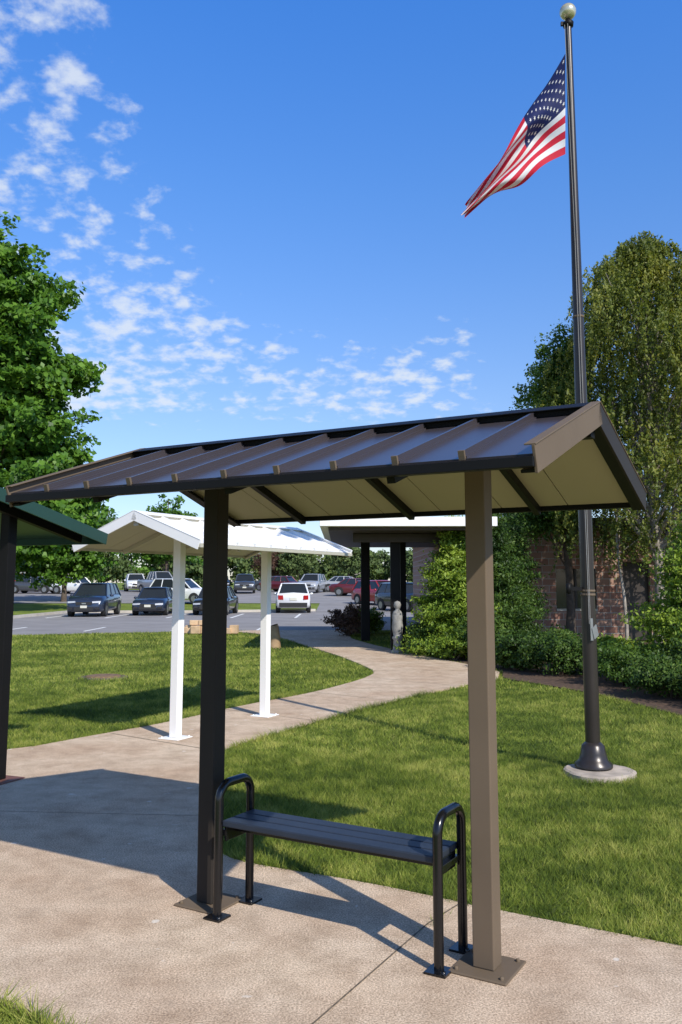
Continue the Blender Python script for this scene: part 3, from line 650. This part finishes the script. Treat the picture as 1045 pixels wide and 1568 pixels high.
mb=MB(); mb.box(2.9,30.5,25.6,40,3.302,3.6,M['roofd']); mb.build('roof',e)
e=empty('low_warehouse',(0,0,0)); mb=MB(); mb.box(-6,4.5,126,140,.6,3.9,M['beigew']); mb.box(-6.2,4.7,125.8,140.2,3.902,4.2,M['white']); mb.build('walls',e)
mb=MB()
for i in range(5): mb.box(-5.2+i*1.8,-4.2+i*1.8,125.9,125.99,1.4,2.8,M['glass'])
mb.build('windows',e)
mb=MB(); mb.box(-40,-34,85,100,.7,4,M['beigew']); mb.box(-40.5,-33.5,84.5,100.5,4.002,4.4,M['roofd']); mb.box(-38,-36,84.9,84.99,1.5,2.8,M['glass']); mb.build('small_house')

# ---------------------------------------------------------------- light + sky
el=.6839; sh=(-.549,.836)
ld=bpy.data.lights.new('sun','SUN'); ld.energy=5; ld.angle=math.radians(.53); ld.color=(1,.95,.86)
so=bpy.data.objects.new('sun',ld); COL.objects.link(so)
d=Vector((sh[0]*math.cos(el),sh[1]*math.cos(el),-math.sin(el))); so.rotation_euler=d.to_track_quat('-Z','Y').to_euler()
w=bpy.data.worlds.new('World'); S.world=w; w.use_nodes=True; nt=w.node_tree; bg=nt.nodes['Background']
sky=N(nt,'ShaderNodeTexSky'); sky.sky_type='NISHITA'; sky.sun_disc=False; sky.sun_elevation=el; sky.sun_rotation=math.atan2(.549,-.836); sky.air_density=1.0; sky.dust_density=.3; sky.ozone_density=3
tc=N(nt,'ShaderNodeTexCoord'); sp=N(nt,'ShaderNodeSeparateXYZ'); L(nt,tc.outputs['Generated'],sp.inputs[0])
def mth(op,a,b=None,c=None):
    n=N(nt,'ShaderNodeMath',operation=op)
    for i,v in enumerate((a,b,c)):
        if v is None: continue
        if isinstance(v,(int,float)): n.inputs[i].default_value=v
        else: L(nt,v,n.inputs[i])
    return n.outputs[0]
def sstep(v,a,b):
    n=N(nt,'ShaderNodeMapRange',interpolation_type='SMOOTHSTEP'); L(nt,v,n.inputs[0]); n.inputs[1].default_value=a; n.inputs[2].default_value=b; return n.outputs[0]
X,Y,Z=sp.outputs; ym=mth('MAXIMUM',mth('ABSOLUTE',Y),.05); u=mth('DIVIDE',X,ym); wv=mth('DIVIDE',Z,ym)
zp=mth('ADD',mth('MAXIMUM',Z,0),.3); cb=N(nt,'ShaderNodeCombineXYZ'); L(nt,mth('DIVIDE',X,zp),cb.inputs[0]); L(nt,mth('DIVIDE',Y,zp),cb.inputs[1]); cb.inputs[2].default_value=.37
n1=N(nt,'ShaderNodeTexNoise'); n1.inputs['Scale'].default_value=19; n1.inputs['Detail'].default_value=7; n1.inputs['Roughness'].default_value=.55; n1.inputs['Distortion'].default_value=.1; L(nt,cb.outputs[0],n1.inputs['Vector'])
n2=N(nt,'ShaderNodeTexNoise'); n2.inputs['Scale'].default_value=5; n2.inputs['Detail'].default_value=3; L(nt,cb.outputs[0],n2.inputs['Vector'])
q=mth('MAXIMUM',mth('SUBTRACT',mth('MULTIPLY',u,-1),.06),0); wt2=mth('ADD',mth('MULTIPLY',mth('MULTIPLY',q,q),8),.32)
dlt=mth('SUBTRACT',wt2,wv); m1=sstep(dlt,-.08,.09); m2=sstep(wv,.16,.205); m3=mth('SUBTRACT',1,sstep(u,.14,.22))
mask=mth('MULTIPLY',mth('MULTIPLY',m1,m2),m3)
g1=mth('MULTIPLY',sstep(mth('MULTIPLY',u,-1),.14,.28),mth('MULTIPLY',sstep(wv,.18,.22),mth('SUBTRACT',1,sstep(wv,.24,.34))))
th=mth('SUBTRACT',mth('SUBTRACT',.80,mth('MULTIPLY',mask,.265)),mth('MULTIPLY',g1,.08))
val=mth('ADD',mth('MULTIPLY',n1.outputs[0],.78),mth('MULTIPLY',n2.outputs[0],.27))
cl=mth('SUBTRACT',val,th)
fac=mth('MULTIPLY',sstep(cl,-.05,.16),.78)
cr=N(nt,'ShaderNodeValToRGB'); L(nt,Z,cr.inputs[0]); els=cr.color_ramp.elements
els[0].position=.0; els[0].color=(.38,.38,.44,1); els[1].position=1; els[1].color=(.16,.17,.20,1)
for p_,c_ in((.2,(.40,.44,.53)),(.42,(.31,.50,.72)),(.62,(.22,.53,.90)),(.76,(.16,.22,.32))): q_=els.new(p_); q_.color=(*c_,1)
tn=N(nt,'ShaderNodeMix',data_type='RGBA',blend_type='MULTIPLY'); tn.inputs[0].default_value=1; L(nt,sky.outputs[0],tn.inputs[6]); L(nt,cr.outputs[0],tn.inputs[7])
sc_=N(nt,'ShaderNodeVectorMath',operation='SCALE'); L(nt,tn.outputs[2],sc_.inputs[0]); sc_.inputs['Scale'].default_value=2.1
mx=N(nt,'ShaderNodeMix',data_type='RGBA'); L(nt,fac,mx.inputs[0]); L(nt,sc_.outputs[0],mx.inputs[6]); mx.inputs[7].default_value=(5.3,5.7,6.2,1)
L(nt,mx.outputs[2],bg.inputs[0]); bg.inputs[1].default_value=.15

# ---------------------------------------------------------------- camera
cd=bpy.data.cameras.new('camera'); cam=bpy.data.objects.new('camera',cd); COL.objects.link(cam); S.camera=cam
cam.location=(0,0,1.7); cam.rotation_euler=(math.pi/2+.1222,0,0)
cd.sensor_fit='VERTICAL'; cd.sensor_height=36; cd.sensor_width=24; cd.lens=36*1326.96/1568; cd.shift_y=-55.4/1568; cd.clip_end=4000; cd.clip_start=.05
S.view_settings.view_transform='Standard'; S.view_settings.look='None'; S.view_settings.exposure=0
